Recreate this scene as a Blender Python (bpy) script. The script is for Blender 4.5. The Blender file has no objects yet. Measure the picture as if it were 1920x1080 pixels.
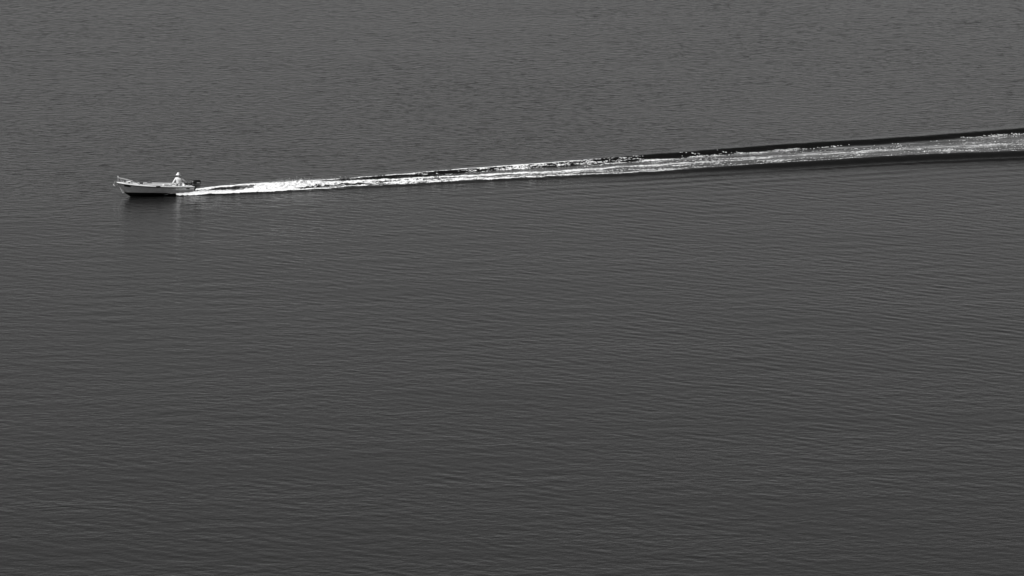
import bpy, bmesh, math, random
import numpy as np
from mathutils import Vector, Matrix

# ------------------------------------------------------------------ camera, sky, sun, exposure
S = bpy.context.scene
col = S.collection
cam = bpy.data.cameras.new('camera')
camo = bpy.data.objects.new('camera', cam)
col.objects.link(camo)
camo.location = (0, 0, 54.0)
camo.rotation_euler = (math.radians(90 - 9.47), 0, 0)
cam.lens = 200
cam.sensor_width = 36
cam.clip_start = 1
cam.clip_end = 20000
S.camera = camo

SUN = Vector((-0.74, -0.20, 0.64)).normalized()
W = bpy.data.worlds.new('World')
S.world = W
W.use_nodes = True
nt = W.node_tree
bg = nt.nodes['Background']
sky = nt.nodes.new('ShaderNodeTexSky')
sky.sky_type = 'NISHITA'
sky.sun_disc = False
sky.sun_elevation = math.asin(SUN.z)
sky.sun_rotation = math.atan2(SUN.x, SUN.y)
sky.altitude = 50
sky.air_density = 1.0
sky.dust_density = 0.6
sep = nt.nodes.new('ShaderNodeSeparateColor')        # black and white film behind a red filter: only the red of the sky
nt.links.new(sky.outputs[0], sep.inputs[0])
nt.links.new(sep.outputs[0], bg.inputs['Color'])
bg.inputs['Strength'].default_value = 0.0525
sl = bpy.data.lights.new('sun', 'SUN')
sl.energy = 5.0
sl.angle = math.radians(0.5)
sl.color = (1, 1, 1)
so = bpy.data.objects.new('sun', sl)
col.objects.link(so)
so.rotation_euler = SUN.to_track_quat('Z', 'Y').to_euler()
S.view_settings.view_transform = 'Standard'
S.view_settings.look = 'None'
S.view_settings.exposure = 0.3
S.view_settings.gamma = 1.0

# ------------------------------------------------------------------ helpers
rng = np.random.default_rng(7)
random.seed(3)


def mat(name, grey, rough=0.5, spec=0.5, var=0.0, vscale=8.0, metal=0.0, coat=0.0, bump=0.0):
    m = bpy.data.materials.new(name)
    m.use_nodes = True
    n, l = m.node_tree.nodes, m.node_tree.links
    p = n['Principled BSDF']
    p.inputs['Roughness'].default_value = rough
    p.inputs['Specular IOR Level'].default_value = spec
    p.inputs['Metallic'].default_value = metal
    p.inputs['Coat Weight'].default_value = coat
    p.inputs['Coat Roughness'].default_value = 0.08
    p.inputs['Base Color'].default_value = (grey, grey, grey, 1)
    if var or bump:
        tc = n.new('ShaderNodeTexCoord')
        no = n.new('ShaderNodeTexNoise')
        no.inputs['Scale'].default_value = vscale
        no.inputs['Detail'].default_value = 5
        l.new(tc.outputs['Object'], no.inputs['Vector'])
        if var:
            mr = n.new('ShaderNodeMapRange')
            mr.inputs['From Min'].default_value = 0.3
            mr.inputs['From Max'].default_value = 0.7
            mr.inputs['To Min'].default_value = max(0, grey - var)
            mr.inputs['To Max'].default_value = min(0.95, grey + var)
            l.new(no.outputs[0], mr.inputs['Value'])
            l.new(mr.outputs[0], p.inputs['Base Color'])
        if bump:
            b = n.new('ShaderNodeBump')
            b.inputs['Strength'].default_value = 0.6
            b.inputs['Distance'].default_value = bump
            l.new(no.outputs[0], b.inputs['Height'])
            l.new(b.outputs[0], p.inputs['Normal'])
    return m


def np_mesh(name, verts, faces, material, smooth=True, parent=None):
    """verts (n,3) float, faces (m,4) int arrays"""
    me = bpy.data.meshes.new(name)
    me.vertices.add(len(verts))
    me.vertices.foreach_set('co', np.asarray(verts, dtype=np.float32).ravel())
    k = faces.shape[1]
    me.loops.add(faces.size)
    me.loops.foreach_set('vertex_index', faces.astype(np.int32).ravel())
    me.polygons.add(len(faces))
    me.polygons.foreach_set('loop_start', np.arange(0, faces.size, k, dtype=np.int32))
    me.polygons.foreach_set('loop_total', np.full(len(faces), k, dtype=np.int32))
    me.update(calc_edges=True)
    if smooth:
        me.polygons.foreach_set('use_smooth', np.ones(len(faces), dtype=bool))
    me.materials.append(material)
    o = bpy.data.objects.new(name, me)
    col.objects.link(o)
    o.parent = parent
    return o


def value_noise(x, y, seed):
    """smooth 2-D noise, roughly uniform in 0..1"""
    xi = np.floor(x).astype(np.int64)
    yi = np.floor(y).astype(np.int64)
    fx = x - xi
    fy = y - yi
    fx = fx * fx * (3 - 2 * fx)
    fy = fy * fy * (3 - 2 * fy)

    def h(a, b):
        n = (a * 374761393 + b * 668265263 + seed * 1442695041) & 0xffffffff
        n = ((n ^ (n >> 13)) * 1274126177) & 0xffffffff
        n = (n ^ (n >> 16)) & 0xffffffff
        return n / 4294967295.0
    return ((h(xi, yi) * (1 - fx) + h(xi + 1, yi) * fx) * (1 - fy)
            + (h(xi, yi + 1) * (1 - fx) + h(xi + 1, yi + 1) * fx) * fy)


def fbm(x, y, seed, octaves=4, gain=0.6):
    t = 0
    a = 1.0
    s2 = 0
    for i in range(octaves):
        t = t + a * (value_noise(x * 2 ** i, y * 2 ** i, seed + i * 17) - 0.5)
        s2 += a * a
        a *= gain
    z = t / (0.22 * math.sqrt(s2))
    return 0.5 * (1 + np.tanh(0.8 * z))             # roughly uniform 0..1


# ------------------------------------------------------------------ the water
# wake frame: origin at the boat's transom, u astern along the track, v across it (away from the lens is +)
OX, OY = -20.663, 360.952
TH = math.radians(22.35)
CT, ST = math.cos(TH), math.sin(TH)


def smooth(a, b, x):
    t = np.clip((x - a) / (b - a), 0, 1)
    return t * t * (3 - 2 * t)


VF_U = [-1.5, 0, 3, 6, 10, 15.5, 19.4, 22.8, 27, 31.5, 35, 40, 44, 50, 54, 62.5, 80]
VF_V = [.62, .9, 1.2, 1.2, 1.25, 1.6, 2.0, 2.2, 2.35, 2.65, 2.95, 3.5, 3.8, 3.75, 3.95, 5.0, 6.5]
VN_U = [-1.7, -.7, 2.2, 4.2, 8.4, 11, 14, 17.6, 21.5, 25, 29, 32.8, 36.5, 42, 47, 50, 57, 80]
VN_V = [-.74, -1.14, -1.62, -1.78, -2.0, -1.9, -2.1, -2.25, -2.5, -2.85, -3.35, -3.4, -3.4, -3.8, -3.9, -4.1, -5.0, -7.0]
VM_U = [4, 7.6, 10, 12, 15.3, 19, 22.9, 27, 30.5, 34, 38, 42, 46, 51, 56, 60, 80]
VM_V = [-.5, -.2, -.15, -.1, -.2, 0.0, -.35, -.3, -.05, 0, .3, .4, .5, .4, .1, .1, 0]


def G(x, s): return np.exp(-(x / s) ** 2)


def vfar(u): return np.interp(u, VF_U, VF_V) + 0.12 * (value_noise(u * 0.9, u * 0, 5) - .5)
def vnear(u): return np.interp(u, VN_U, VN_V) + 0.16 * (value_noise(u * 1.3, u * 0, 6) - .5)
def vmain(u): return np.interp(u, VM_U, VM_V) + 0.25 * (value_noise(u * 0.7, u * 0, 9) - .5)


def bumpf(s, wl, wr):
    """crest at s=0, falling over wl on the minus side and over wr on the plus side"""
    w = np.where(s < 0, wl, wr)
    t = np.clip(np.abs(s) / w, 0, 1)
    return 0.5 + 0.5 * np.cos(np.pi * t)


def wake_height(u, v):
    vf, vn = vfar(u), vnear(u)
    fade = smooth(-1.5, 3, u)
    Af = fade * np.interp(u, [0, 6, 15, 26, 34, 46, 65], [.03, .07, .14, .22, .30, .31, .27])
    An = fade * np.interp(u, [0, 8, 17, 24, 32, 40, 50, 65], [.03, .05, .08, .10, .13, .25, .32, .30])
    h = Af * bumpf(v - vf, 0.62 + 0.006 * u, 1.6 + 0.03 * u)
    h = h + An * bumpf(v - vn, 0.75 + 0.012 * u, 1.3)
    # a second low fold outside the near arm, and the trough in front of it
    h = h + 0.10 * smooth(36, 52, u) * bumpf(v - (vn - 1.75), 0.7, 0.8)
    h = h - 0.05 * smooth(14, 34, u) * bumpf(v - (vf - 1.5), 0.9, 0.9)
    h = h - 0.04 * smooth(16, 36, u) * bumpf(v - (vn - 2.9), 1.4, 1.2)
    # divergent ripples running off the arms, dying away outwards
    outn = np.clip(vn - v, 0, None)
    outf = np.clip(v - vf, 0, None)
    h = h + 0.018 * smooth(8, 30, u) * np.exp(-outn / 6.0) * smooth(.8, 2.5, outn) * np.sin(outn * 3.1 + 0.25 * u)
    h = h + 0.02 * smooth(20, 44, u) * np.exp(-outf / 3.0) * smooth(.8, 2.5, outf) * np.sin(outf * 3.4 - 0.2 * u)
    # turbulent water between the arms
    inside = smooth(0, 0.5, v - vn) * smooth(0, 0.4, vf - v) * smooth(-.2, 1.5, u)
    h = h + inside * np.interp(u, [0, 20, 34, 60], [.07, .07, .045, .035]) * (fbm(u * 0.9 + v * .5, v * 2.4, 31, 4, .65) - 0.5)
    # hollow straight behind the transom
    h = h - 0.09 * np.exp(-((u - 1.2) / 1.6) ** 2) * np.exp(-(v / .7) ** 2)
    return h


def spectrum_field(n, dx, lam0, lam_lo, lam_hi, az, spread, rms, seed):
    r = np.random.default_rng(seed)
    k = np.fft.fftfreq(n, dx) * 2 * np.pi
    kx, ky = np.meshgrid(k, k, indexing='ij')
    K = np.hypot(kx, ky) + 1e-9
    lam = 2 * np.pi / K
    A = np.exp(-(np.log(lam / lam0) / 0.38) ** 2)
    A[(lam < lam_lo) | (lam > lam_hi)] = 0
    a = np.arctan2(ky, kx)
    d = np.angle(np.exp(1j * 2 * (a - az))) / 2
    A = A * np.exp(-(d / spread) ** 2)
    A /= K
    f = np.fft.ifft2(A * (r.normal(size=K.shape) + 1j * r.normal(size=K.shape))).real
    gx = (np.roll(f, -1, 0) - np.roll(f, 1, 0)) / (2 * dx)
    gy = (np.roll(f, -1, 1) - np.roll(f, 1, 1)) / (2 * dx)
    return f * (rms / math.sqrt((gx ** 2 + gy ** 2).mean()))       # rms = rms slope


def sample(f, dx, X, Y):
    n = f.shape[0]
    a = X / dx
    b = Y / dx
    i = np.floor(a).astype(np.int64)
    j = np.floor(b).astype(np.int64)
    fa = a - i
    fb = b - j
    i0, i1, j0, j1 = i % n, (i + 1) % n, j % n, (j + 1) % n
    return ((f[i0, j0] * (1 - fa) + f[i1, j0] * fa) * (1 - fb) + (f[i0, j1] * (1 - fa) + f[i1, j1] * fa) * fb)


LONG = spectrum_field(1280, 0.2, 1.0, 0.65, 3.5, math.radians(50), math.radians(21), 0.0125, 11)
CROSS = spectrum_field(1280, 0.2, 2.6, 1.2, 7.0, math.radians(100), math.radians(40), 0.005, 12)
FINE = spectrum_field(1280, 0.2, 0.9, 0.6, 2.5, math.radians(75), math.radians(80), 0.017, 13)


def ambient(X, Y, v, u):
    near = smooth(5, -4, v + 11 * smooth(28, -5, u) + 3.0 * (value_noise(u * .08, v * .05, 3) - .5) * 2)
    gust = 0.55 + 0.9 * value_noise(X * 0.05, Y * 0.02, 44)
    h = near * sample(LONG, .2, X, Y) * gust
    h = h + sample(CROSS, .2, X, Y)
    h = h + (1 - 0.8 * near) * sample(FINE, .2, X, Y) * gust
    return h


def height(X, Y):
    u = (X - OX) * CT + (Y - OY) * ST
    v = -(X - OX) * ST + (Y - OY) * CT
    calm = 1 - 0.6 * smooth(0, .8, v - vnear(u)) * smooth(0, .8, vfar(u) - v) * smooth(-1, 2, u)
    box = smooth(-320, -250, v) * smooth(300, 230, v) * smooth(-250, -180, u) * smooth(300, 230, u)
    return box * (ambient(X, Y, v, u) * calm + wake_height(u, v) * smooth(110, 85, u))


def aeration(u, v):
    """share of fine bubbles stirred into the water of the track (they make it milky)"""
    vf, vn, vm = vfar(u), vnear(u), vmain(u)
    sl = u + 1.8 * v
    thread = fbm(sl * .38, v * 2.6, 515, 4, .8)
    soft = fbm(sl * .16, v * 1.1, 616, 3, .6)
    inside = smooth(vn + .05, vn + .45, v) * smooth(vf - .65, vf - 1.0, v)
    a = inside * (.035 + .07 * soft) * smooth(6, 20, u)
    a = a + .50 * G(v - vm, np.interp(u, [10, 25, 60], [.4, .5, .75])) * np.clip(thread * 1.5 - .45, 0, 1) * smooth(14, 28, u)
    a = a + .14 * G(v - vn - .3, .28) * np.clip(thread * 1.6 - .4, 0, 1) * smooth(20, 32, u)
    a = a + .14 * G(v - vf + 1.1, .25) * np.clip(thread * 1.6 - .5, 0, 1) * smooth(22, 34, u)
    return a * smooth(95, 70, u)


def axis(fine0, fine1, fstep, vis0, vis1, vstep, far):
    a = [np.arange(fine0, fine1, fstep), ]
    lo, hi = [], []
    x, s = fine1, fstep
    while x < far:
        hi.append(x)
        s = min(s * 1.06, vstep) if x < vis1 else s * 1.12
        x += s
    hi.append(far)
    x, s = fine0, fstep
    while x > -far:
        s = min(s * 1.06, vstep) if x > vis0 else s * 1.12
        x -= s
        lo.append(max(x, -far))
    return np.concatenate([np.array(lo[::-1]), a[0], np.array(hi)])


def build_water():
    ua = axis(-6, 66, 0.12, -60, 108, 0.19, 9000)
    va = axis(-8.5, 7, 0.08, -132, 116, 0.18, 9000)
    U, V = np.meshgrid(ua, va, indexing='ij')
    X = OX + U * CT - V * ST
    Y = OY + U * ST + V * CT
    Z = height(X, Y)
    n, m = U.shape
    idx = np.arange(n * m).reshape(n, m)
    f = np.stack([idx[:-1, :-1], idx[1:, :-1], idx[1:, 1:], idx[:-1, 1:]], -1).reshape(-1, 4)
    verts = np.stack([X, Y, Z], -1).reshape(-1, 3)
    M = bpy.data.materials.new('lake_water')
    M.use_nodes = True
    nn, l = M.node_tree.nodes, M.node_tree.links
    p = nn['Principled BSDF']
    p.inputs['Base Color'].default_value = (0.006, 0.006, 0.006, 1)
    p.inputs['Roughness'].default_value = 0.06
    p.inputs['IOR'].default_value = 1.333
    geo = nn.new('ShaderNodeNewGeometry')

    def layer(rot, sx, sy, scale, detail, dist):
        mp = nn.new('ShaderNodeMapping')
        mp.inputs['Rotation'].default_value = (0, 0, rot)
        mp.inputs['Scale'].default_value = (sx, sy, 1)
        l.new(geo.outputs['Position'], mp.inputs['Vector'])
        no = nn.new('ShaderNodeTexNoise')
        no.inputs['Scale'].default_value = scale
        no.inputs['Detail'].default_value = detail
        no.inputs['Roughness'].default_value = 0.55
        l.new(mp.outputs[0], no.inputs['Vector'])
        b = nn.new('ShaderNodeBump')
        b.inputs['Strength'].default_value = 1.0
        b.inputs['Distance'].default_value = dist
        l.new(no.outputs[0], b.inputs['Height'])
        return b
    # wind ripples, stronger beyond the track (breeze patches)
    b1 = layer(math.radians(-25), 0.7, 1.0, 1.9, 6, 0.18)
    b2 = layer(math.radians(-15), 0.6, 1.0, 8.0, 2, 0.006)
    l.new(b1.outputs[0], b2.inputs['Normal'])
    l.new(b2.outputs[0], p.inputs['Normal'])
    pat = nn.new('ShaderNodeMapping')
    pat.inputs['Rotation'].default_value = (0, 0, math.radians(-40))
    pat.inputs['Scale'].default_value = (0.035, 0.16, 1)
    l.new(geo.outputs['Position'], pat.inputs['Vector'])
    pn = nn.new('ShaderNodeTexNoise')
    pn.inputs['Scale'].default_value = 1.0
    pn.inputs['Detail'].default_value = 9
    pn.inputs['Roughness'].default_value = 0.68
    l.new(pat.outputs[0], pn.inputs['Vector'])
    dot = nn.new('ShaderNodeVectorMath')
    dot.operation = 'DOT_PRODUCT'
    dot.inputs[1].default_value = (-ST, CT, 0)
    l.new(geo.outputs['Position'], dot.inputs[0])
    side = nn.new('ShaderNodeMapRange')
    side.inputs['From Min'].default_value = (-OX * ST + OY * CT) - 8
    side.inputs['From Max'].default_value = (-OX * ST + OY * CT) + 14
    side.inputs['To Min'].default_value = 0.22
    side.inputs['To Max'].default_value = 1.0
    l.new(dot.outputs['Value'], side.inputs['Value'])
    pr = nn.new('ShaderNodeMapRange')
    pr.inputs['From Min'].default_value = 0.3
    pr.inputs['From Max'].default_value = 0.7
    pr.inputs['To Min'].default_value = 0.2
    pr.inputs['To Max'].default_value = 1.15
    l.new(pn.outputs[0], pr.inputs['Value'])
    mu = nn.new('ShaderNodeMath')
    mu.operation = 'MULTIPLY'
    l.new(side.outputs[0], mu.inputs[0])
    l.new(pr.outputs[0], mu.inputs[1])
    l.new(mu.outputs[0], b1.inputs['Strength'])
    o = np_mesh('water', verts, f, M)
    at_ = o.data.attributes.new('aeration', 'FLOAT', 'POINT')
    at_.data.foreach_set('value', (0.006 + aeration(U, V)).astype(np.float32).ravel())
    an_ = nn.new('ShaderNodeAttribute')
    an_.attribute_name = 'aeration'
    l.new(an_.outputs['Fac'], p.inputs['Base Color'])
    o['kind'] = 'structure'
    return o


build_water()

# ------------------------------------------------------------------ foam and spray of the wake
foam_mat = mat('foam', 0.78, rough=0.95, spec=0.1)



def foam_density(u, v):
    vf, vn, vm = vfar(u), vnear(u), vmain(u)
    D = np.zeros_like(u)

    def add(d):
        nonlocal D
        D = np.maximum(D, d)
    start = smooth(-1.9, -1.2, u)
    # solid white water thrown from the hull sides and the screw
    inner = np.interp(u, [-2, 0, 2.8, 4.5, 6.5], [-.5, .12, -.28, .1, .9])
    add(1.3 * start * smooth(vn - .06, vn + .1, v) * smooth(inner + .12, inner - .1, v) * smooth(8.0, 5.6, u))
    add(1.1 * smooth(-1.6, -.9, u) * smooth(vf + .1, vf - .08, v) * smooth(vf - .50, vf - .28, v) * smooth(8, 5.5, u))
    # boiling plume
    add(1.35 * smooth(3.8, 6.0, u) * smooth(10.5, 7.5, u) * smooth(-.25, .2, v - np.interp(u, [4, 6.5, 9], [-1.3, -1.0, -.35])) * smooth(vf - .1, vf - .45, v))
    add(.9 * smooth(8, 9, u) * smooth(14, 11, u) * smooth(-.7, -.2, v) * smooth(.8, .3, v))
    # central band
    w = np.interp(u, [6, 12, 20, 32, 45, 62], [.55, .22, .32, .50, .6, .7])
    a = np.interp(u, [5, 8, 14, 22, 32, 45, 62, 75], [0, 1.15, 1.05, .86, .56, .42, .36, .30])
    add(a * G(v - vm, w))
    # near edge
    a = np.interp(u, [3, 6, 9, 11, 16, 22, 24, 34, 45, 62], [1.2, 1.2, .9, .55, .60, .82, .56, .58, .36, .30])
    add(a * G(v - vn - .10, np.interp(u, [0, 9, 12, 22, 30, 60], [.25, .16, .2, .28, .16, .16])))
    add(np.interp(u, [8, 11, 17, 21, 26, 36, 60], [.0, .50, .56, .40, .30, .3, .3]) * smooth(vn, vn + .25, v) * smooth(vm, vm - .6, v))
    # far edge with torn streaks on its breaking face
    a = np.interp(u, [4, 9, 13, 18, 27, 31, 34], [1.1, .8, .6, .78, .82, .3, 0])
    add(a * G(v - vf + .06, .11))
    a = np.interp(u, [13, 18, 24, 29, 34, 46, 52, 62], [0, .40, .44, .40, .15, .1, .05, 0])
    add(a * smooth(vf, vf - .15, v) * smooth(vf - 1.1, vf - .5, v))
    # foot of the far face
    a = np.interp(u, [26, 31, 36, 44, 50, 62], [0, .50, .58, .54, .46, .40])
    add(a * G(v - vf + .82, .24))
    # thin veil between the arms
    a = np.interp(u, [8, 14, 26, 34, 50, 62], [.15, .02, .10, .18, .20, .19])
    add(a * smooth(vn, vn + .3, v) * smooth(vf - .55, vf - .9, v))
    return D * smooth(90, 70, u) * np.interp(u, [0, 24, 36, 48, 62], [1, 1, .82, .66, .56])


def lump(u, v):
    """how high the white water stands over the surface"""
    vf, vn, vm = vfar(u), vnear(u), vmain(u)
    n1 = fbm(u * 3.4, v * 4.5, 71, 5, .85)
    h = np.interp(u, [0, 16, 30], [.012, .010, .003]) + 0.03 * n1 * smooth(26, 8, u)
    h = h + 0.17 * smooth(-2.2, -1.4, u) * smooth(3.0, .2, u) * G(v + .82, .26)          # sheet along the chine
    h = h + 0.06 * smooth(-.6, 1, u) * smooth(6, 3.5, u) * G(v + 1.0, .5)
    h = h + 0.09 * smooth(-1.5, 1, u) * smooth(7, 4, u) * G(v - vf + .2, .3)
    h = h + 0.24 * np.exp(-((u - 6.8) / 2.4) ** 2) * G(v - .15, .75) * (.45 + .8 * n1)
    h = h + 0.07 * smooth(6, 9, u) * smooth(30, 12, u) * G(v - vm, .4) * (.4 + n1)
    h = h + 0.05 * smooth(12, 16, u) * smooth(30, 24, u) * G(v - vn - .15, .25) * n1
    return h


def build_foam():
    du, dv = 0.07, 0.045
    ua = np.arange(-2.0, 88, du)
    va = np.arange(-7.0, 6.6, dv)
    U, V = np.meshgrid(ua, va, indexing='ij')
    # slightly jittered lattice so that edges are torn, not stepped
    U = U + rng.uniform(-.3, .3, U.shape) * du
    V = V + rng.uniform(-.3, .3, V.shape) * dv
    X = OX + U * CT - V * ST
    Y = OY + U * ST + V * CT
    Z = height(X, Y) + lump(U, V)
    uc = 0.25 * (U[:-1, :-1] + U[1:, :-1] + U[:-1, 1:] + U[1:, 1:])
    vc = 0.25 * (V[:-1, :-1] + V[1:, :-1] + V[:-1, 1:] + V[1:, 1:])
    D = foam_density(uc, vc)
    sh = uc + 0.9 * vc                        # streaks lean a little off the track
    nz = 0.62 * fbm(sh * 0.75, vc * 4.2, 101, 4, .75) + 0.38 * fbm(uc * 4.5, vc * 7.0, 202, 3, .7)
    sl = uc + 2.2 * vc                        # older foam is drawn out into long slanting threads
    old = 0.6 * fbm(sl * 0.42, vc * 3.1, 303, 3, .8) + 0.4 * fbm(sl * 1.1, vc * 6.5, 404, 3, .8)
    k = smooth(22, 34, uc)
    nz = nz * (1 - k) + old * k
    nz = np.clip((nz - .5) * 1.25 + .5, 0, 1)
    grain = rng.uniform(0, 1, nz.shape)
    gm = np.interp(uc, [0, 8, 14, 30, 50], [.05, .08, .26, .42, .45])
    nz = nz * (1 - gm) + grain * gm
    keep = (nz < D * 1.02) & (D > .10)
    # keep the inside of the hull free of foam
    keep &= ~((uc < 0.02) & (np.abs(vc) < 0.56))
    n, m = U.shape
    idx = np.arange(n * m).reshape(n, m)
    f = np.stack([idx[:-1, :-1], idx[1:, :-1], idx[1:, 1:], idx[:-1, 1:]], -1)[keep]
    used, inv = np.unique(f, return_inverse=True)
    f = inv.reshape(-1, 4)
    verts = np.stack([X, Y, Z], -1).reshape(-1, 3)[used]
    # droplets flung off the plume and the hull sheet: small tetrahedra written as degenerate-free quads
    N = 2600
    cu = np.concatenate([rng.normal(6.9, 2.0, N), rng.uniform(-1.4, 3, 500), rng.uniform(9, 30, 900)])
    cv = np.concatenate([rng.normal(.1, .55, N), rng.normal(-.95, .16, 500), np.zeros(900)])
    cv[-900:] = vmain(cu[-900:]) + rng.normal(0, .3, 900)
    X0 = OX + cu * CT - cv * ST
    Y0 = OY + cu * ST + cv * CT
    hz = rng.exponential(.055, len(cu))
    hz[N:N + 500] *= .5
    hz[N + 500:] *= .6
    Z0 = height(X0, Y0) + lump(cu, cv) + hz
    r = rng.uniform(.008, .022, len(cu))
    tet = np.array([[1, 0, -.6], [-.5, .87, -.6], [-.5, -.87, -.6], [0, 0, 1]])
    dv_ = np.stack([X0, Y0, Z0], -1)[:, None, :] + tet[None] * r[:, None, None]
    base = len(verts) + 4 * np.arange(len(cu))
    me_f = []
    for a, b, c in ((0, 1, 3), (1, 2, 3), (2, 0, 3), (0, 2, 1)):
        me_f.append(np.stack([base + a, base + b, base + c], -1))
    tri = np.concatenate(me_f)
    allv = np.concatenate([verts, dv_.reshape(-1, 3)])
    q = np.concatenate([f.ravel(), tri.ravel()])
    me = bpy.data.meshes.new('wake_foam')
    me.vertices.add(len(allv))
    me.vertices.foreach_set('co', allv.astype(np.float32).ravel())
    me.loops.add(len(q))
    me.loops.foreach_set('vertex_index', q.astype(np.int32))
    tot = np.concatenate([np.full(len(f), 4), np.full(len(tri), 3)]).astype(np.int32)
    st = np.concatenate([[0], np.cumsum(tot)[:-1]]).astype(np.int32)
    me.polygons.add(len(tot))
    me.polygons.foreach_set('loop_start', st)
    me.polygons.foreach_set('loop_total', tot)
    me.update(calc_edges=True)
    me.polygons.foreach_set('use_smooth', np.ones(len(tot), dtype=bool))
    me.materials.append(foam_mat)
    o = bpy.data.objects.new('wake_foam', me)
    col.objects.link(o)
    o['kind'] = 'stuff'
    o['label'] = 'long streak of white foam and spray trailing behind the motorboat'
    o['category'] = 'foam'
    print('foam faces', len(f))


build_foam()

# ------------------------------------------------------------------ the boat
white = mat('white_gelcoat', 0.80, rough=0.35, var=0.03, vscale=3, coat=0.3)
hull_white = mat('hull_gelcoat', 0.80, rough=0.22, var=0.07, vscale=5, coat=0.5)
shade_black = mat('bottom_shade_black', 0.012, rough=0.55, var=0.004, vscale=9)  # shadow and reflection of the underside painted on as black
rubber_and_shade = mat('dark_rubber_and_shade', 0.02, rough=0.6)  # also colours the painted shadow line below the gunwale
steel = mat('steel_tube', 0.75, rough=0.25, metal=0.6)
dark_decal = mat('dark_lettering', 0.025, rough=0.5)
cowl_mat = mat('black_engine_paint', 0.016, rough=0.38, coat=0.15)
silver = mat('silver_trim', 0.22, rough=0.4)
decal_white = mat('white_decal', 0.8, rough=0.5)
grey_metal = mat('galvanised_metal', 0.4, rough=0.45, metal=0.5, var=0.08, vscale=30)
rope_mat = mat('dark_rope', 0.06, rough=0.9, var=0.04, vscale=60, bump=.004)
box_mat = mat('grey_box_plastic', 0.42, rough=0.6, var=0.03)
floor_mat = mat('cockpit_floor_paint', 0.6, rough=0.7, var=0.05)


class MB:
    def __init__(self):
        self.bm = bmesh.new()

    def box(self, c, s, rot=None, bev=0.0):
        r = bmesh.ops.create_cube(self.bm, size=1)
        m = Matrix.Translation(c) @ (rot.to_4x4() if rot else Matrix()) @ Matrix.Diagonal((*s, 1))
        bmesh.ops.transform(self.bm, matrix=m, verts=r['verts'])
        if bev:
            es = list({e for v in r['verts'] for e in v.link_edges})
            bmesh.ops.bevel(self.bm, geom=es, offset=bev, segments=2, affect='EDGES')
        return self

    def tube(self, pts, r, n=8, cap=True):
        pts = [Vector(p) for p in pts]
        if not isinstance(r, (list, tuple)):
            r = [r] * len(pts)
        rings = []
        prev = None
        for i, p in enumerate(pts):
            t = (pts[min(i + 1, len(pts) - 1)] - pts[max(i - 1, 0)]).normalized()
            if prev is None:
                a = t.orthogonal().normalized()
            else:
                a = (prev - t * prev.dot(t)).normalized()
            prev = a
            b = t.cross(a)
            rings.append([self.bm.verts.new(p + (a * math.cos(2 * math.pi * k / n) + b * math.sin(2 * math.pi * k / n)) * r[i]) for k in range(n)])
        for A, B in zip(rings, rings[1:]):
            for k in range(n):
                self.bm.faces.new((A[k], A[(k + 1) % n], B[(k + 1) % n], B[k]))
        if cap:
            self.bm.faces.new(rings[0][::-1])
            self.bm.faces.new(rings[-1])
        return self

    def loft(self, rings, close=True, caps=True):
        R = [[self.bm.verts.new(p) for p in ring] for ring in rings]
        n = len(R[0])
        for A, B in zip(R, R[1:]):
            for k in range(n if close else n - 1):
                self.bm.faces.new((A[k], A[(k + 1) % n], B[(k + 1) % n], B[k]))
        if caps:
            self.bm.faces.new(R[0][::-1])
            self.bm.faces.new(R[-1])
        return self

    def build(self, name, m, parent=None, smooth=True, angle=35):
        bmesh.ops.recalc_face_normals(self.bm, faces=self.bm.faces)
        me = bpy.data.meshes.new(name)
        self.bm.to_mesh(me)
        self.bm.free()
        me.materials.append(m)
        if smooth:
            for p in me.polygons:
                p.use_smooth = True
            try:
                me.set_sharp_from_angle(angle=math.radians(angle))
            except Exception:
                pass
        o = bpy.data.objects.new(name, me)
        col.objects.link(o)
        o.parent = parent
        return o


def empty(name, M, label, cat, group=None):
    o = bpy.data.objects.new(name, None)
    o.empty_display_size = 0.2
    col.objects.link(o)
    o.matrix_world = M
    o['label'] = label
    o['category'] = cat
    if group:
        o['group'] = group
    return o


# boat frame: +x to the bow, +y to port, z up; bow lifted a little by the speed
BOAT = Matrix.Translation((OX, OY, 0.0)) @ Matrix.Rotation(math.pi + TH, 4, 'Z') @ Matrix.Rotation(-math.radians(3.0), 4, 'Y')
boat = empty('motorboat', BOAT, 'small open white motorboat with bottom painted black for its shade, bow rail and outboard speeding over the water', 'motorboat')

NT = 40


def half_beam(t, full, stern, p):
    """half breadth along the boat, t=0 transom, 1 stem"""
    if t < .38:
        return stern + (full - stern) * math.sin(t / .38 * math.pi / 2)
    s = (t - .38) / .62
    return full * (1 - s ** p) + 0.012 * s


def lv(t, level):
    """hull surface: level 0 keel, 1 bilge, 2 top edge of the painted shade, 3 mid side, 4 sheer"""
    ends = (4.07, 4.26, 4.45, 4.68, 4.93)
    x = t * ends[level]
    if level == 0:
        y = 0.0 if t < 1 else 0.0
        z = np.interp(x, [0, 2.4, 3.4, 3.8, 4.07], [-.155, -.20, -.235, -.235, -.205])
    elif level == 1:
        y = half_beam(t, .52, .46, 1.7)
        z = np.interp(t, [0, .5, .8, 1], [-.06, -.09, -.11, -.10])
    elif level == 2:
        y = half_beam(t, .76, .70, 2.0)
        z = np.interp(t, [0, .2, .6, 1], [.055, .07, .09, .045])
    elif level == 3:
        y = half_beam(t, .83, .77, 2.4)
        z = np.interp(t, [0, .5, .8, 1], [.27, .28, .315, .37])
    else:
        y = half_beam(t, .88, .82, 2.7)
        z = np.interp(t, [0, .3, .6, .8, .92, 1], [.465, .465, .50, .555, .61, .66])
    return Vector((x, y, float(z)))


TS = [1 - (1 - i / NT) ** 1.15 for i in range(NT + 1)]


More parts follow.
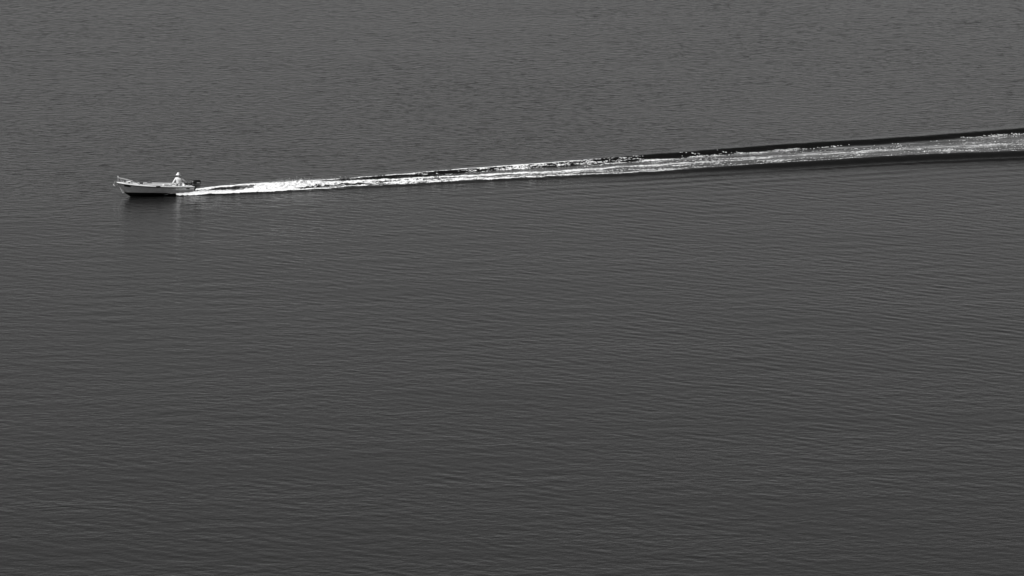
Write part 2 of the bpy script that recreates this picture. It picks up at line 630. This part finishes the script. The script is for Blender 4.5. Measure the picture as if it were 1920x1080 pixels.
def hull_surface(levels, name, m, transom=True):
    b = MB()
    rows = []
    for t in TS:
        port = [lv(t, l) for l in levels]
        stb = [Vector((p.x, -p.y, p.z)) for p in port]
        rows.append((port, stb))
    if levels[0] == 0:
        rings = [[s for s in stb[::-1]] + port[1:] for port, stb in rows]
        b.loft(rings, close=False, caps=False)
        b.bm.faces.new([b.bm.verts.new(p) for p in rings[0]])
    else:
        b.loft([port for port, stb in rows], close=False, caps=False)
        b.loft([stb for port, stb in rows], close=False, caps=False)
        port, stb = rows[0]
        ring = [s for s in stb[::-1]] + port
        b.bm.faces.new([b.bm.verts.new(p) for p in ring])
        pe, se = rows[-1]
        b.loft([pe, se], close=False, caps=False)
    bmesh.ops.remove_doubles(b.bm, verts=b.bm.verts, dist=.0005)
    return b.build(name, m, boat, angle=50)


hull_surface((2, 3, 4), 'hull', hull_white)
hull_surface((0, 1, 2), 'hull_bottom', shade_black)

# stem band: a rounded bright strip down the raked stem
pts = [lv(1, 4) + Vector((.012, 0, -.03)), lv(1, 3) + Vector((.012, 0, 0)), lv(1, 2) + Vector((.014, 0, 0.0))]
MB().tube([pts[0], (pts[0] + pts[1]) / 2 + Vector((.004, 0, 0)), pts[1], (pts[1] + pts[2]) / 2 + Vector((.006, 0, 0)), pts[2]], [.016, .026, .048, .078, .098], 10).build('stem_band', white, boat)


def sheer(t, inset=0.0, dz=0.0):
    p = lv(t, 4)
    return Vector((p.x - inset * smooth_s(t), max(p.y - inset, 0.0), p.z + dz))


def smooth_s(t):
    return float(np.clip((t - .8) / .2, 0, 1)) * 1.1


# decks: the side decks run from the sheer to the cockpit coaming, the foredeck closes the bow
CO_T = [t for t in TS if t * 5.1 < 3.28]
deck = MB()
for sgn in (1, -1):
    A = [Vector((sheer(t).x, sgn * sheer(t).y, sheer(t).z + .012)) for t in CO_T]
    B = [Vector((sheer(t).x, sgn * (sheer(t).y - .26), sheer(t).z + .022)) for t in CO_T]
    deck.loft([[a, b] for a, b in zip(A, B)], close=False, caps=False)
fore = [t for t in TS if t * 5.1 >= CO_T[-1] * 5.1 - 1e-6]
rings = []
for t in fore:
    p = sheer(t)
    rings.append([Vector((p.x, p.y * k, p.z + .012 + .055 * (1 - k * k))) for k in (-1, -.66, -.33, 0, .33, .66, 1)])
deck.loft(rings, close=False, caps=False)
# aft deck
rings = []
for x in (0.0, .16, .32):
    t = x / 5.1
    p = sheer(t)
    rings.append([Vector((x, p.y * k, p.z + .026 + .0 * k)) for k in (-.84, -.4, .4, .84)])
deck.loft(rings, close=False, caps=False)
deck.build('deck', white, boat)

# cockpit liner: inner walls and sole
liner = MB()
for sgn in (1, -1):
    rr = []
    for t in CO_T:
        p = sheer(t)
        rr.append([Vector((p.x, sgn * (p.y - .26), p.z + .022)), Vector((p.x, sgn * (p.y - .265), .25)), Vector((p.x, sgn * (p.y - .28), .06))])
    liner.loft(rr, close=False, caps=False)
pf = sheer(CO_T[-1])
liner.loft([[Vector((pf.x, -.52, .05)), Vector((pf.x, -pf.y + .04, pf.z + .0)), Vector((pf.x, 0, pf.z + .05))],
            [Vector((pf.x, .52, .05)), Vector((pf.x, pf.y - .04, pf.z + .0)), Vector((pf.x, 0, pf.z + .05))]], close=False, caps=False)
liner.box((.31, 0, .26), (.03, 1.34, .44))
liner.build('cockpit_liner', white, boat)
sole = MB()
sole.loft([[Vector((sheer(t).x, -(sheer(t).y - .23), .06)), Vector((sheer(t).x, (sheer(t).y - .23), .06))] for t in CO_T], close=False, caps=False)
sole.build('floor_panel', floor_mat, boat)
# coaming lip round the cockpit
co = MB()
for sgn in (1, -1):
    co.tube([Vector((sheer(t).x, sgn * (sheer(t).y - .26), sheer(t).z + .034)) for t in CO_T[2:]], .018, 6)
co.build('coaming', white, boat)

# gunwale rail: white cap with its shadow line added below as a dark tube
cap, shade_tube = MB(), MB()
for sgn in (1, -1):
    cap.tube([Vector((lv(t, 4).x + .02 * smooth_s(t), sgn * (lv(t, 4).y + .012), lv(t, 4).z + .012)) for t in TS], .034, 8)
    shade_tube.tube([Vector((lv(t, 4).x - .006, sgn * (lv(t, 4).y + .006), lv(t, 4).z - .037)) for t in TS], .017, 6)
cap.build('gunwale', white, boat)
shade_tube.build('gunwale_shade', rubber_and_shade, boat)
# low spray rail moulded along the side aft
sp = MB()
sp.tube([lv(t, 3) + Vector((0, .006, -.02)) for t in TS if t < .55], .010, 6)
sp.tube([Vector((lv(t, 3).x, -lv(t, 3).y - .006, lv(t, 3).z - .02)) for t in TS if t < .55], .010, 6)
sp.build('spray_rail', hull_white, boat)
# transom pad
MB().box((-.025, 0, .30), (.05, .42, .40), bev=.012).build('transom_pad', rubber_and_shade, boat)

# thwarts
MB().box((.82, 0, .385), (.42, 1.34, .035), bev=.01).build('seat', white, boat)
MB().box((1.72, 0, .385), (.36, 1.30, .035), bev=.01).build('seat', white, boat)
MB().box((2.62, 0, .385), (.30, 1.30, .035), bev=.01).build('seat', white, boat)

for sgn in (1, -1):
    sb = MB()
    rr = []
    for t in CO_T:
        if 1.12 < t * 5.1 < 3.26:
            p = sheer(t)
            rr.append([Vector((p.x, sgn * (p.y - .27), .455)), Vector((p.x, sgn * (p.y - .60), .45)), Vector((p.x, sgn * (p.y - .60), .07)), Vector((p.x, sgn * (p.y - .29), .07))])
    sb.loft(rr)
    sb.build('side_bench', white, boat)

# oarlock pads on both gunwales
for sgn in (1, -1):
    t = 2.47 / 5.1
    p = lv(t, 4)
    o = MB().box((2.47, sgn * (p.y + .003), p.z + .03), (.28, .10, .07), bev=.01).build('oarlock_pad', rubber_and_shade, boat)
    MB().tube([(2.47, sgn * p.y, p.z + .06), (2.47, sgn * p.y, p.z + .11)], .014, 6).build('oarlock_pin', steel, o)

# foredeck hatch: a low wedge with a dark knob
z4 = lv(4.2 / 5.1, 4).z + .055
hb = MB()
hb.loft([[Vector((4.02, -.17, z4 - .01)), Vector((4.02, .17, z4 - .01)), Vector((4.06, .15, z4 + .12)), Vector((4.06, -.15, z4 + .12))],
         [Vector((4.50, -.10, z4 + .01)), Vector((4.50, .10, z4 + .01)), Vector((4.48, .09, z4 + .035)), Vector((4.48, -.09, z4 + .035))]])
hatch = hb.build('hatch', white, boat, angle=20)
MB().box((4.18, .145, z4 + .045), (.12, .03, .05), bev=.006).build('latch', rubber_and_shade, hatch)
# bow cleat
ck = MB()
ck.tube([(4.52, -.08, .71), (4.52, .08, .71)], .014, 6)
ck.tube([(4.52, 0, .64), (4.52, 0, .71)], .018, 6)
ck.build('cleat', steel, boat)
for sgn in (1, -1):
    ck = MB()
    ck.tube([(.22, sgn * .70, .55), (.42, sgn * .70, .55)], .013, 6)
    ck.tube([(.32, sgn * .70, .49), (.32, sgn * .70, .55)], .016, 6)
    ck.build('cleat', steel, boat)

# bow rail
rail = MB()
loop = []
for sgn in (1, -1):
    side = [Vector((3.62, sgn * .60, .60)), Vector((3.72, sgn * .585, .70)), Vector((3.95, sgn * .545, .765)), Vector((4.3, sgn * .40, .86)), Vector((4.66, sgn * .20, .94)), Vector((4.83, sgn * .07, .975))]
    loop.append(side)
rail.tube(loop[0] + [Vector((4.89, 0, .985))] + loop[1][::-1], .021, 8)
bow_rail = rail.build('bow_rail', steel, boat)
for sgn in (1, -1):
    for x, y, zt, xb, yb in ((4.16, .452, .835, 4.10, .47), (4.64, .21, .935, 4.56, .24)):
        MB().tube([(xb, sgn * yb, lv(xb / 5.1, 4).z + .02), (x, sgn * y, zt)], .014, 6).build('rail_post', steel, bow_rail)
MB().tube([(4.87, 0, .66), (4.89, 0, .98)], .014, 6).build('rail_post', steel, bow_rail)
lb = MB()
lb.tube([(4.89, 0, .99), (4.89, 0, 1.04), (4.89, 0, 1.045), (4.89, 0, 1.075), (4.89, 0, 1.085)], [.016, .016, .034, .034, .012], 10)
lb.build('bow_light', white, boat)
# anchor roller
ar = MB()
ar.box((4.95, 0, .675), (.24, .07, .03), bev=.006)
ar.tube([(5.05, -.045, .675), (5.05, .045, .675)], .032, 10)
ar.build('anchor_roller', grey_metal, boat)

# dark registration plate on the bow, maker's lettering by the stern (too small to read in the photograph)


def on_side(t, k):
    """point on the port side between top edge of the painted shade (0), mid side (.5) and sheer (1)"""
    a, b = (lv(t, 2), lv(t, 3)) if k < .5 else (lv(t, 3), lv(t, 4))
    q = (k * 2) % 1.0 if k < 1 else 1
    return a.lerp(b, q)


def side_patch(t0, t1, k0, k1, n, off=.006):
    b = MB()
    rings = []
    for i in range(n + 1):
        t = t0 + (t1 - t0) * i / n
        rings.append([on_side(t, k0) + Vector((0.0, off, 0)), on_side(t, k1) + Vector((0.0, off, 0))])
    b.loft(rings, close=False, caps=False)
    return b


reg = side_patch(.868, .943, .66, .90, 8, .03)
reg.build('registration_plate', dark_decal, boat)
letters = MB()
cuts = [(.066, .075, .62, .84), (.077, .084, .62, .82), (.0855, .092, .62, .78), (.094, .101, .62, .76), (.103, .112, .62, .84), (.062, .113, .78, .84)]
for t0, t1, k0, k1 in cuts:
    n = 1
    rings = [[on_side(t0, k0) + Vector((0, .006, 0)), on_side(t0, k1) + Vector((0, .006, 0))],
             [on_side(t1, k0) + Vector((0, .006, 0)), on_side(t1, k1) + Vector((0, .006, 0))]]
    letters.loft(rings, close=False, caps=False)
letters.build('lettering', dark_decal, boat)

# ------------------------------------------------------------------ outboard
ob_root = MB()


def sup(cx, cy, cz, lx, ly, n=20, p=2.8, sk=0.0):
    r = []
    for k in range(n):
        a = 2 * math.pi * k / n
        c, s = math.cos(a), math.sin(a)
        r.append(Vector((cx + lx * abs(c) ** (2 / p) * math.copysign(1, c), cy + ly * abs(s) ** (2 / p) * math.copysign(1, s), cz)))
    return r


mid = MB()
mid.loft([sup(-.30, 0, .40, .20, .13), sup(-.28, 0, .30, .17, .105), sup(-.25, 0, .18, .10, .06), sup(-.23, 0, -.02, .08, .045), sup(-.24, 0, -.30, .08, .035)])
motor = mid.build('outboard_motor', cowl_mat, boat)
low = MB()
low.loft([sup(-.38, 0, .385, .30, .175), sup(-.38, 0, .43, .33, .195), sup(-.38, 0, .52, .34, .20), sup(-.38, 0, .545, .335, .198)])
low.build('lower_cowling', cowl_mat, motor)
top = MB()
top.loft([sup(-.38, 0, .56, .335, .20), sup(-.385, 0, .64, .34, .205), sup(-.39, 0, .72, .325, .195), sup(-.40, 0, .785, .28, .17), sup(-.41, 0, .82, .21, .13), sup(-.42, 0, .832, .10, .06)])
top.build('cowling', cowl_mat, motor)
MB().loft([sup(-.38, 0, .540, .343, .203), sup(-.38, 0, .566, .343, .203)]).build('trim_band', silver, motor)
for sgn in (1, -1):
    MB().box((-.48, sgn * .2035, .655), (.21, .010, .04), bev=.003).build('stripe', decal_white, motor)
    MB().box((-.13, sgn * .165, .725), (.10, .05, .045), bev=.008).build('badge', silver, motor)
cl = MB()
cl.box((-.09, 0, .38), (.14, .24, .20), bev=.015)
cl.tube([(-.10, -.16, .46), (-.10, .16, .46)], .02, 8)
cl.build('clamp_bracket', cowl_mat, motor)
MB().tube([(-.12, .02, .53), (.05, .03, .575), (.20, .02, .575), (.21, .02, .575), (.36, .0, .57)], [.022, .02, .02, .027, .027], 8).build('tiller', rubber_and_shade, motor)
MB().box((-.32, 0, -.03), (.34, .16, .015)).build('cavitation_plate', cowl_mat, motor)
MB().loft([[Vector((x, r * math.cos(a * math.pi / 5), -.20 + r * math.sin(a * math.pi / 5))) for a in range(10)] for x, r in ((-.06, .01), (-.12, .045), (-.3, .055), (-.42, .035))]).build('gearcase', cowl_mat, motor)
prop = MB()
for k in range(3):
    a = k * 2 * math.pi / 3
    d = Vector((0, math.cos(a), math.sin(a)))
    e = Vector((0, -math.sin(a), math.cos(a)))
    c = Vector((-.44, 0, -.20))
    prop.loft([[c + d * .02 + e * .02 + Vector((.02, 0, 0)), c + d * .02 - e * .02 - Vector((.02, 0, 0)), c + d * .02 - e * .015 - Vector((.026, 0, 0))],
               [c + d * .09 + e * .05 + Vector((.03, 0, 0)), c + d * .09 - e * .05 - Vector((.03, 0, 0)), c + d * .09 - e * .04 - Vector((.036, 0, 0))],
               [c + d * .13 + e * .02 + Vector((.012, 0, 0)), c + d * .13 - e * .02 - Vector((.012, 0, 0)), c + d * .13 - e * .015 - Vector((.018, 0, 0))]])
prop.build('propeller', cowl_mat, motor)

# ------------------------------------------------------------------ loose gear in the boat


def at(x, y, z, rz=0.0):
    return BOAT @ Matrix.Translation((x, y, z)) @ Matrix.Rotation(rz, 4, 'Z')


tb = empty('tackle_box', at(1.70, .10, .403, .1), 'small grey tackle box on the seat in front of the seated person', 'box')
MB().box((0, 0, .055), (.32, .22, .11), bev=.012).build('box_body', box_mat, tb)
MB().box((0, 0, .128), (.335, .235, .035), bev=.01).build('lid', white, tb)
MB().tube([(-.06, 0, .145), (-.05, 0, .175), (.05, 0, .175), (.06, 0, .145)], .008, 6).build('handle', rubber_and_shade, tb)

rc = MB()
pts = []
for i in range(120):
    a = i * .42
    rr = .10 + .02 * math.sin(i * 1.7)
    pts.append((rr * math.cos(a), rr * 1.1 * math.sin(a), .016 + i * .0010 + .008 * math.sin(i * .9)))
rc.tube(pts, .013, 6)
rope = rc.build('rope_coil', rope_mat)
rope.matrix_world = at(3.38, .18, lv(3.36 / 5.1, 4).z + .055, .3)
rope['label'] = 'dark coil of rope lying at the cockpit end of the foredeck'
rope['category'] = 'rope'

fuel = empty('fuel_tank', at(.17, -.30, .492, 0), 'low dark fuel tank on the aft deck next to the outboard', 'fuel tank')
MB().box((0, 0, .055), (.22, .34, .11), bev=.025).build('tank_body', rubber_and_shade, fuel)
MB().tube([(0, .06, .11), (0, .06, .135)], .03, 10).build('filler_cap', rubber_and_shade, fuel)

an = empty('anchor', at(5.03, 0, .70), 'small metal anchor hanging from the roller at the bow tip', 'anchor')
MB().tube([(-.16, 0, .035), (.0, 0, .05), (.07, 0, .02), (.09, 0, -.10), (.06, 0, -.24)], [.014, .016, .016, .016, .02], 8).build('shank', grey_metal, an)
fl = MB()
for sgn in (1, -1):
    fl.loft([[Vector((.04, sgn * .02, -.27)), Vector((.08, sgn * .02, -.27)), Vector((.07, sgn * .03, -.23))],
             [Vector((.10, sgn * .13, -.16)), Vector((.13, sgn * .12, -.15)), Vector((.12, sgn * .12, -.12))],
             [Vector((.145, sgn * .10, -.055)), Vector((.15, sgn * .095, -.05)), Vector((.15, sgn * .095, -.045))]])
fl.build('fluke', grey_metal, an)
MB().tube([(.06, -.14, -.25), (.06, .14, -.25)], .012, 6).build('stock', grey_metal, an)

# ------------------------------------------------------------------ the person at the tiller
skin = mat('tanned_skin', 0.33, rough=0.55, var=0.03, vscale=20)
shirt_m = mat('white_shirt_cloth', 0.72, rough=0.85, var=0.10, vscale=9, bump=.01)
short_m = mat('checked_shorts_cloth', 0.3, rough=0.9)
hat_m = mat('white_hat_cloth', 0.82, rough=0.85)
hair_m = mat('dark_hair', 0.02, rough=0.7)
shoe_m = mat('dark_sandals', 0.05, rough=0.6)
# patterned shorts: dark blotches on pale cloth
n, l = short_m.node_tree.nodes, short_m.node_tree.links
tc = n.new('ShaderNodeTexCoord')
vo = n.new('ShaderNodeTexNoise')
vo.inputs['Scale'].default_value = 11
vo.inputs['Detail'].default_value = 1
cr = n.new('ShaderNodeValToRGB')
cr.color_ramp.elements[0].position = .46
cr.color_ramp.elements[0].color = (.05, .05, .05, 1)
cr.color_ramp.elements[1].position = .54
cr.color_ramp.elements[1].color = (.6, .6, .6, 1)
l.new(tc.outputs['Object'], vo.inputs['Vector'])
l.new(vo.outputs[0], cr.inputs['Fac'])
l.new(cr.outputs[0], n['Principled BSDF'].inputs['Base Color'])

# person frame: +x = to their right hand, +y = the way they face, z up; the origin on the seat
PM = BOAT @ Matrix.Translation((.74, -.10, .403)) @ Matrix(((.925, .38, 0, 0), (-.38, .925, 0, 0), (0, 0, 1, 0), (0, 0, 0, 1)))


def skinned(name, pts, edges, material, parent=None, root=0, sub=2):
    """pts: list of (co, rx, ry)"""
    bm = bmesh.new()
    lay = bm.verts.layers.skin.verify()
    vs = [bm.verts.new(p[0]) for p in pts]
    for a, b in edges:
        bm.edges.new((vs[a], vs[b]))
    for i, p in enumerate(pts):
        vs[i][lay].radius = (p[1], p[2])
        vs[i][lay].use_root = (i == root)
    me = bpy.data.meshes.new(name)
    bm.to_mesh(me)
    bm.free()
    me.materials.append(material)
    o = bpy.data.objects.new(name, me)
    col.objects.link(o)
    o.parent = parent
    sk = o.modifiers.new('skin', 'SKIN')
    sk.use_smooth_shade = True
    ss = o.modifiers.new('sub', 'SUBSURF')
    ss.levels = ss.render_levels = sub
    return o


# body joints
J = dict(
    pelvis=(0, 0, .085), waist=(.0, -.005, .22), chest=(.01, .01, .40), upper=(.01, .01, .50), neck=(.015, .02, .575), neck2=(.024, .034, .61),
    shR=(.195, .02, .50), elR=(.335, .07, .275), wrR=(.365, .25, .165), paR=(.345, .31, .16),
    shL=(-.185, .0, .50), elL=(-.39, -.14, .33), wrL=(-.50, -.10, .205), paL=(-.545, -.115, .19),
    hiR=(.10, .05, .085), knR=(.17, .46, .105), anR=(.17, .42, -.27), toR=(.18, .56, -.31),
    hiL=(-.10, .05, .085), knL=(-.05, .47, .115), anL=(-.07, .40, -.27), toL=(-.06, .54, -.31))
P = []
E_ = []
ix = {}


def add(k, rx, ry=None, link=None, co=None):
    ix[k] = len(P)
    P.append((co or J[k], rx, ry or rx))
    if link:
        E_.append((ix[link], ix[k]))


add('pelvis', .13, .11)
add('waist', .125, .095, 'pelvis')
add('chest', .145, .105, 'waist')
add('upper', .11, .085, 'chest')
add('neck', .058, .058, 'upper')
add('neck2', .052, .052, 'neck')
# the head: skull, brow, face, chin (turned towards the bow)
add('hb', .072, .080, 'neck2', (.034, .050, .655))
add('hm', .078, .092, 'hb', (.042, .056, .705))
add('ht', .074, .088, 'hm', (.042, .050, .770))
add('hx', .040, .045, 'ht', (.042, .043, .815))
for s, q in (('R', 1), ('L', -1)):
    add('sh' + s, .062, .060, 'upper')
    el, wr = Vector(J['el' + s]), Vector(J['wr' + s])
    sh = Vector(J['sh' + s])
    add('ua' + s, .050, .050, 'sh' + s, tuple(sh.lerp(el, .5)))
    add('el' + s, .041, .041, 'ua' + s)
    add('fa' + s, .038, .038, 'el' + s, tuple(el.lerp(wr, .4)))
    add('wr' + s, .025, .028, 'fa' + s)
    add('pa' + s, .020, .036, 'wr' + s)
    d = (Vector(J['pa' + s]) - wr).normalized()
    side = Vector((1, 0, 0)) if s == 'R' else Vector((-.3, .95, 0)).normalized()
    side = (side - d * side.dot(d)).normalized()
    down = Vector((0, 0, -1))
    for f, (off, ln) in enumerate(((-.030, .062), (-.010, .075), (.010, .070), (.030, .055))):
        base = Vector(J['pa' + s]) + d * .028 + side * off
        curl = .5 if s == 'R' else 1.2
        m1 = base + d * ln * .45 + down * ln * .12 * curl
        m2 = m1 + (d * (1 - .45 * curl) + down * .8 * curl).normalized() * ln * .5
        add(f'f{s}{f}a', .010, .010, 'pa' + s, tuple(base))
        add(f'f{s}{f}b', .009, .009, f'f{s}{f}a', tuple(m1))
        add(f'f{s}{f}c', .008, .008, f'f{s}{f}b', tuple(m2))
    tb_ = Vector(J['wr' + s]).lerp(Vector(J['pa' + s]), .6) - side * .036 * (1 if s == 'R' else -1)
    add(f't{s}a', .012, .012, 'pa' + s, tuple(tb_))
    add(f't{s}b', .010, .010, f't{s}a', tuple(tb_ + d * .035 - side * .014 * (1 if s == 'R' else -1)))
for s in 'RL':
    add('hi' + s, .088, .085, 'pelvis')
    hi, kn, an_ = Vector(J['hi' + s]), Vector(J['kn' + s]), Vector(J['an' + s])
    add('th' + s, .078, .078, 'hi' + s, tuple(hi.lerp(kn, .5)))
    add('kn' + s, .058, .058, 'th' + s)
    add('ca' + s, .052, .056, 'kn' + s, tuple(kn.lerp(an_, .35) + Vector((0, -.015, 0))))
    add('an' + s, .034, .036, 'ca' + s)
    add('to' + s, .034, .026, 'an' + s)
person = skinned('person', P, E_, skin, None, 0)
person.matrix_world = PM
person['label'] = 'person in white hat, pale shirt and patterned shorts seated at the tiller'
person['category'] = 'person'

# face features: nose, ears, eyes, mouth set on the head (facing a little to the bow)
hd = Vector((.042, .056, .705))
fdir = Vector((.50, .866, -.08)).normalized()
fs = fdir.cross(Vector((0, 0, 1))).normalized()
fu = fs.cross(fdir)
fb = MB()
fb.loft([[hd + fdir * .083 + fu * .02 + fs * .006, hd + fdir * .083 + fu * .02 - fs * .006, hd + fdir * .083 + fu * .018],
         [hd + fdir * .107 - fu * .022 + fs * .014, hd + fdir * .107 - fu * .022 - fs * .014, hd + fdir * .085 - fu * .026]])
fb.build('nose', skin, person)
for q in (1, -1):
    eb = MB()
    eb.loft([[hd + fs * q * .078 + fu * (.025 * math.cos(a)) + fdir * (-.005 + .016 * math.sin(a)) for a in (0, 1.05, 2.1, 3.14, 4.2, 5.2)],
             [hd + fs * q * .092 + fu * (.03 * math.cos(a)) + fdir * (-.012 + .018 * math.sin(a)) for a in (0, 1.05, 2.1, 3.14, 4.2, 5.2)]])
    eb.build('ear', skin, person)
    ey = MB()
    r = bmesh.ops.create_uvsphere(ey.bm, u_segments=8, v_segments=6, radius=.013)
    bmesh.ops.translate(ey.bm, vec=hd + fdir * .079 + fs * q * .032 + fu * .012, verts=r['verts'])
    ey.build('eye', hair_m, person)
MB().box(hd + fdir * .083 - fu * .052, (.05, .012, .008), rot=Matrix((fs, fdir, fu)).transposed()).build('mouth', hair_m, person)

# hair: cap of dark hair at the back and sides under the hat
hr = MB()
rings = []
for k, (zz, r0) in enumerate(((-.055, .066), (-.02, .086), (.03, .092), (.07, .086))):
    ring = []
    for a in range(13):
        an2 = math.radians(70 + a * 220 / 12)
        dd = fdir * math.cos(an2) + fs * math.sin(an2)
        ring.append(hd - fdir * .008 + dd * r0 * 1.06 + fu * zz)
    rings.append(ring)
hr.loft(rings, close=False, caps=False)
ho = hr.build('hair', hair_m, person)
md = ho.modifiers.new('thick', 'SOLIDIFY')
md.thickness = .016
md.offset = 1

# hat: rounded crown and a brim that dips at the back
ht = MB()
hc = hd + fu * .055 - fdir * .005
hup = (fu - fdir * .18).normalized()
hf = (fdir + fu * .18).normalized()


def hring(r, z, droop=0.0, n=20):
    out = []
    for a in range(n):
        t = 2 * math.pi * a / n
        dd = hf * math.cos(t) * 1.12 + fs * math.sin(t)
        out.append(hc + dd * r + hup * (z - droop * (0.7 + 0.5 * max(0, -math.cos(t)))))
    return out


ht.loft([hring(.172, .0, .055), hring(.135, .0, .018), hring(.104, .004), hring(.101, .03), hring(.097, .065), hring(.080, .098), hring(.052, .118), hring(.02, .125)], caps=False)
ht.bm.faces.new(list(ht.bm.verts)[-20:])
hat = ht.build('hat', hat_m, person)
md = hat.modifiers.new('thick', 'SOLIDIFY')
md.thickness = .005

# shirt: body and loose sleeves
sp_, se_ = [], []


def sadd(co, rx, ry=None, link=None):
    sp_.append((tuple(co), rx, ry or rx))
    if link is not None:
        se_.append((link, len(sp_) - 1))
    return len(sp_) - 1


a0 = sadd((0, 0, .12), .175, .132)
a1 = sadd((0, -.005, .23), .178, .125, a0)
a2 = sadd((.01, .008, .40), .210, .135, a1)
a3 = sadd((.01, .008, .495), .168, .110, a2)
a4 = sadd((.015, .018, .565), .072, .07, a3)
for s in 'RL':
    sh, el, wr = Vector(J['sh' + s]), Vector(J['el' + s]), Vector(J['wr' + s])
    b0 = sadd(sh, .070, .068, a3)
    b1 = sadd(sh.lerp(el, .5), .058, .055, b0)
    b2 = sadd(el, .050, .048, b1)
    b3 = sadd(el.lerp(wr, .45), .052, .048, b2)
    if True:
        b4 = sadd(el.lerp(wr, .8), .042, .040, b3)
shirt = skinned('shirt', sp_, se_, shirt_m, person, 0)
# belt line and button placket
MB().tube([Vector((.180 * math.cos(a) * 1.0, .138 * math.sin(a), .135)) for a in [math.radians(k) for k in range(-10, 191, 10)]], .010, 6).build('belt', rubber_and_shade, shirt)
for k in range(4):
    MB().tube([(.01, .133 - .004 * k, .22 + .08 * k), (.01, .146 - .004 * k, .22 + .08 * k)], .008, 6).build('button', box_mat, shirt)

# shorts
q_, e_ = [], []
q_.append(((0, 0, .085), .150, .125))
for s in 'RL':
    hi, kn = Vector(J['hi' + s]), Vector(J['kn' + s])
    q_.append((tuple(hi), .103, .098))
    e_.append((0, len(q_) - 1))
    q_.append((tuple(hi.lerp(kn, .45)), .096, .092))
    e_.append((len(q_) - 2, len(q_) - 1))
    q_.append((tuple(hi.lerp(kn, .78)), .088, .084))
    e_.append((len(q_) - 2, len(q_) - 1))
skinned('shorts', q_, e_, short_m, person, 0)
for s in 'RL':
    sd = MB()
    a_, t_ = Vector(J['an' + s]), Vector(J['to' + s])
    sd.box(a_.lerp(t_, .5) + Vector((0, 0, -.035)), (.10, .27, .025), bev=.01)
    sd.build('sandal', shoe_m, person)
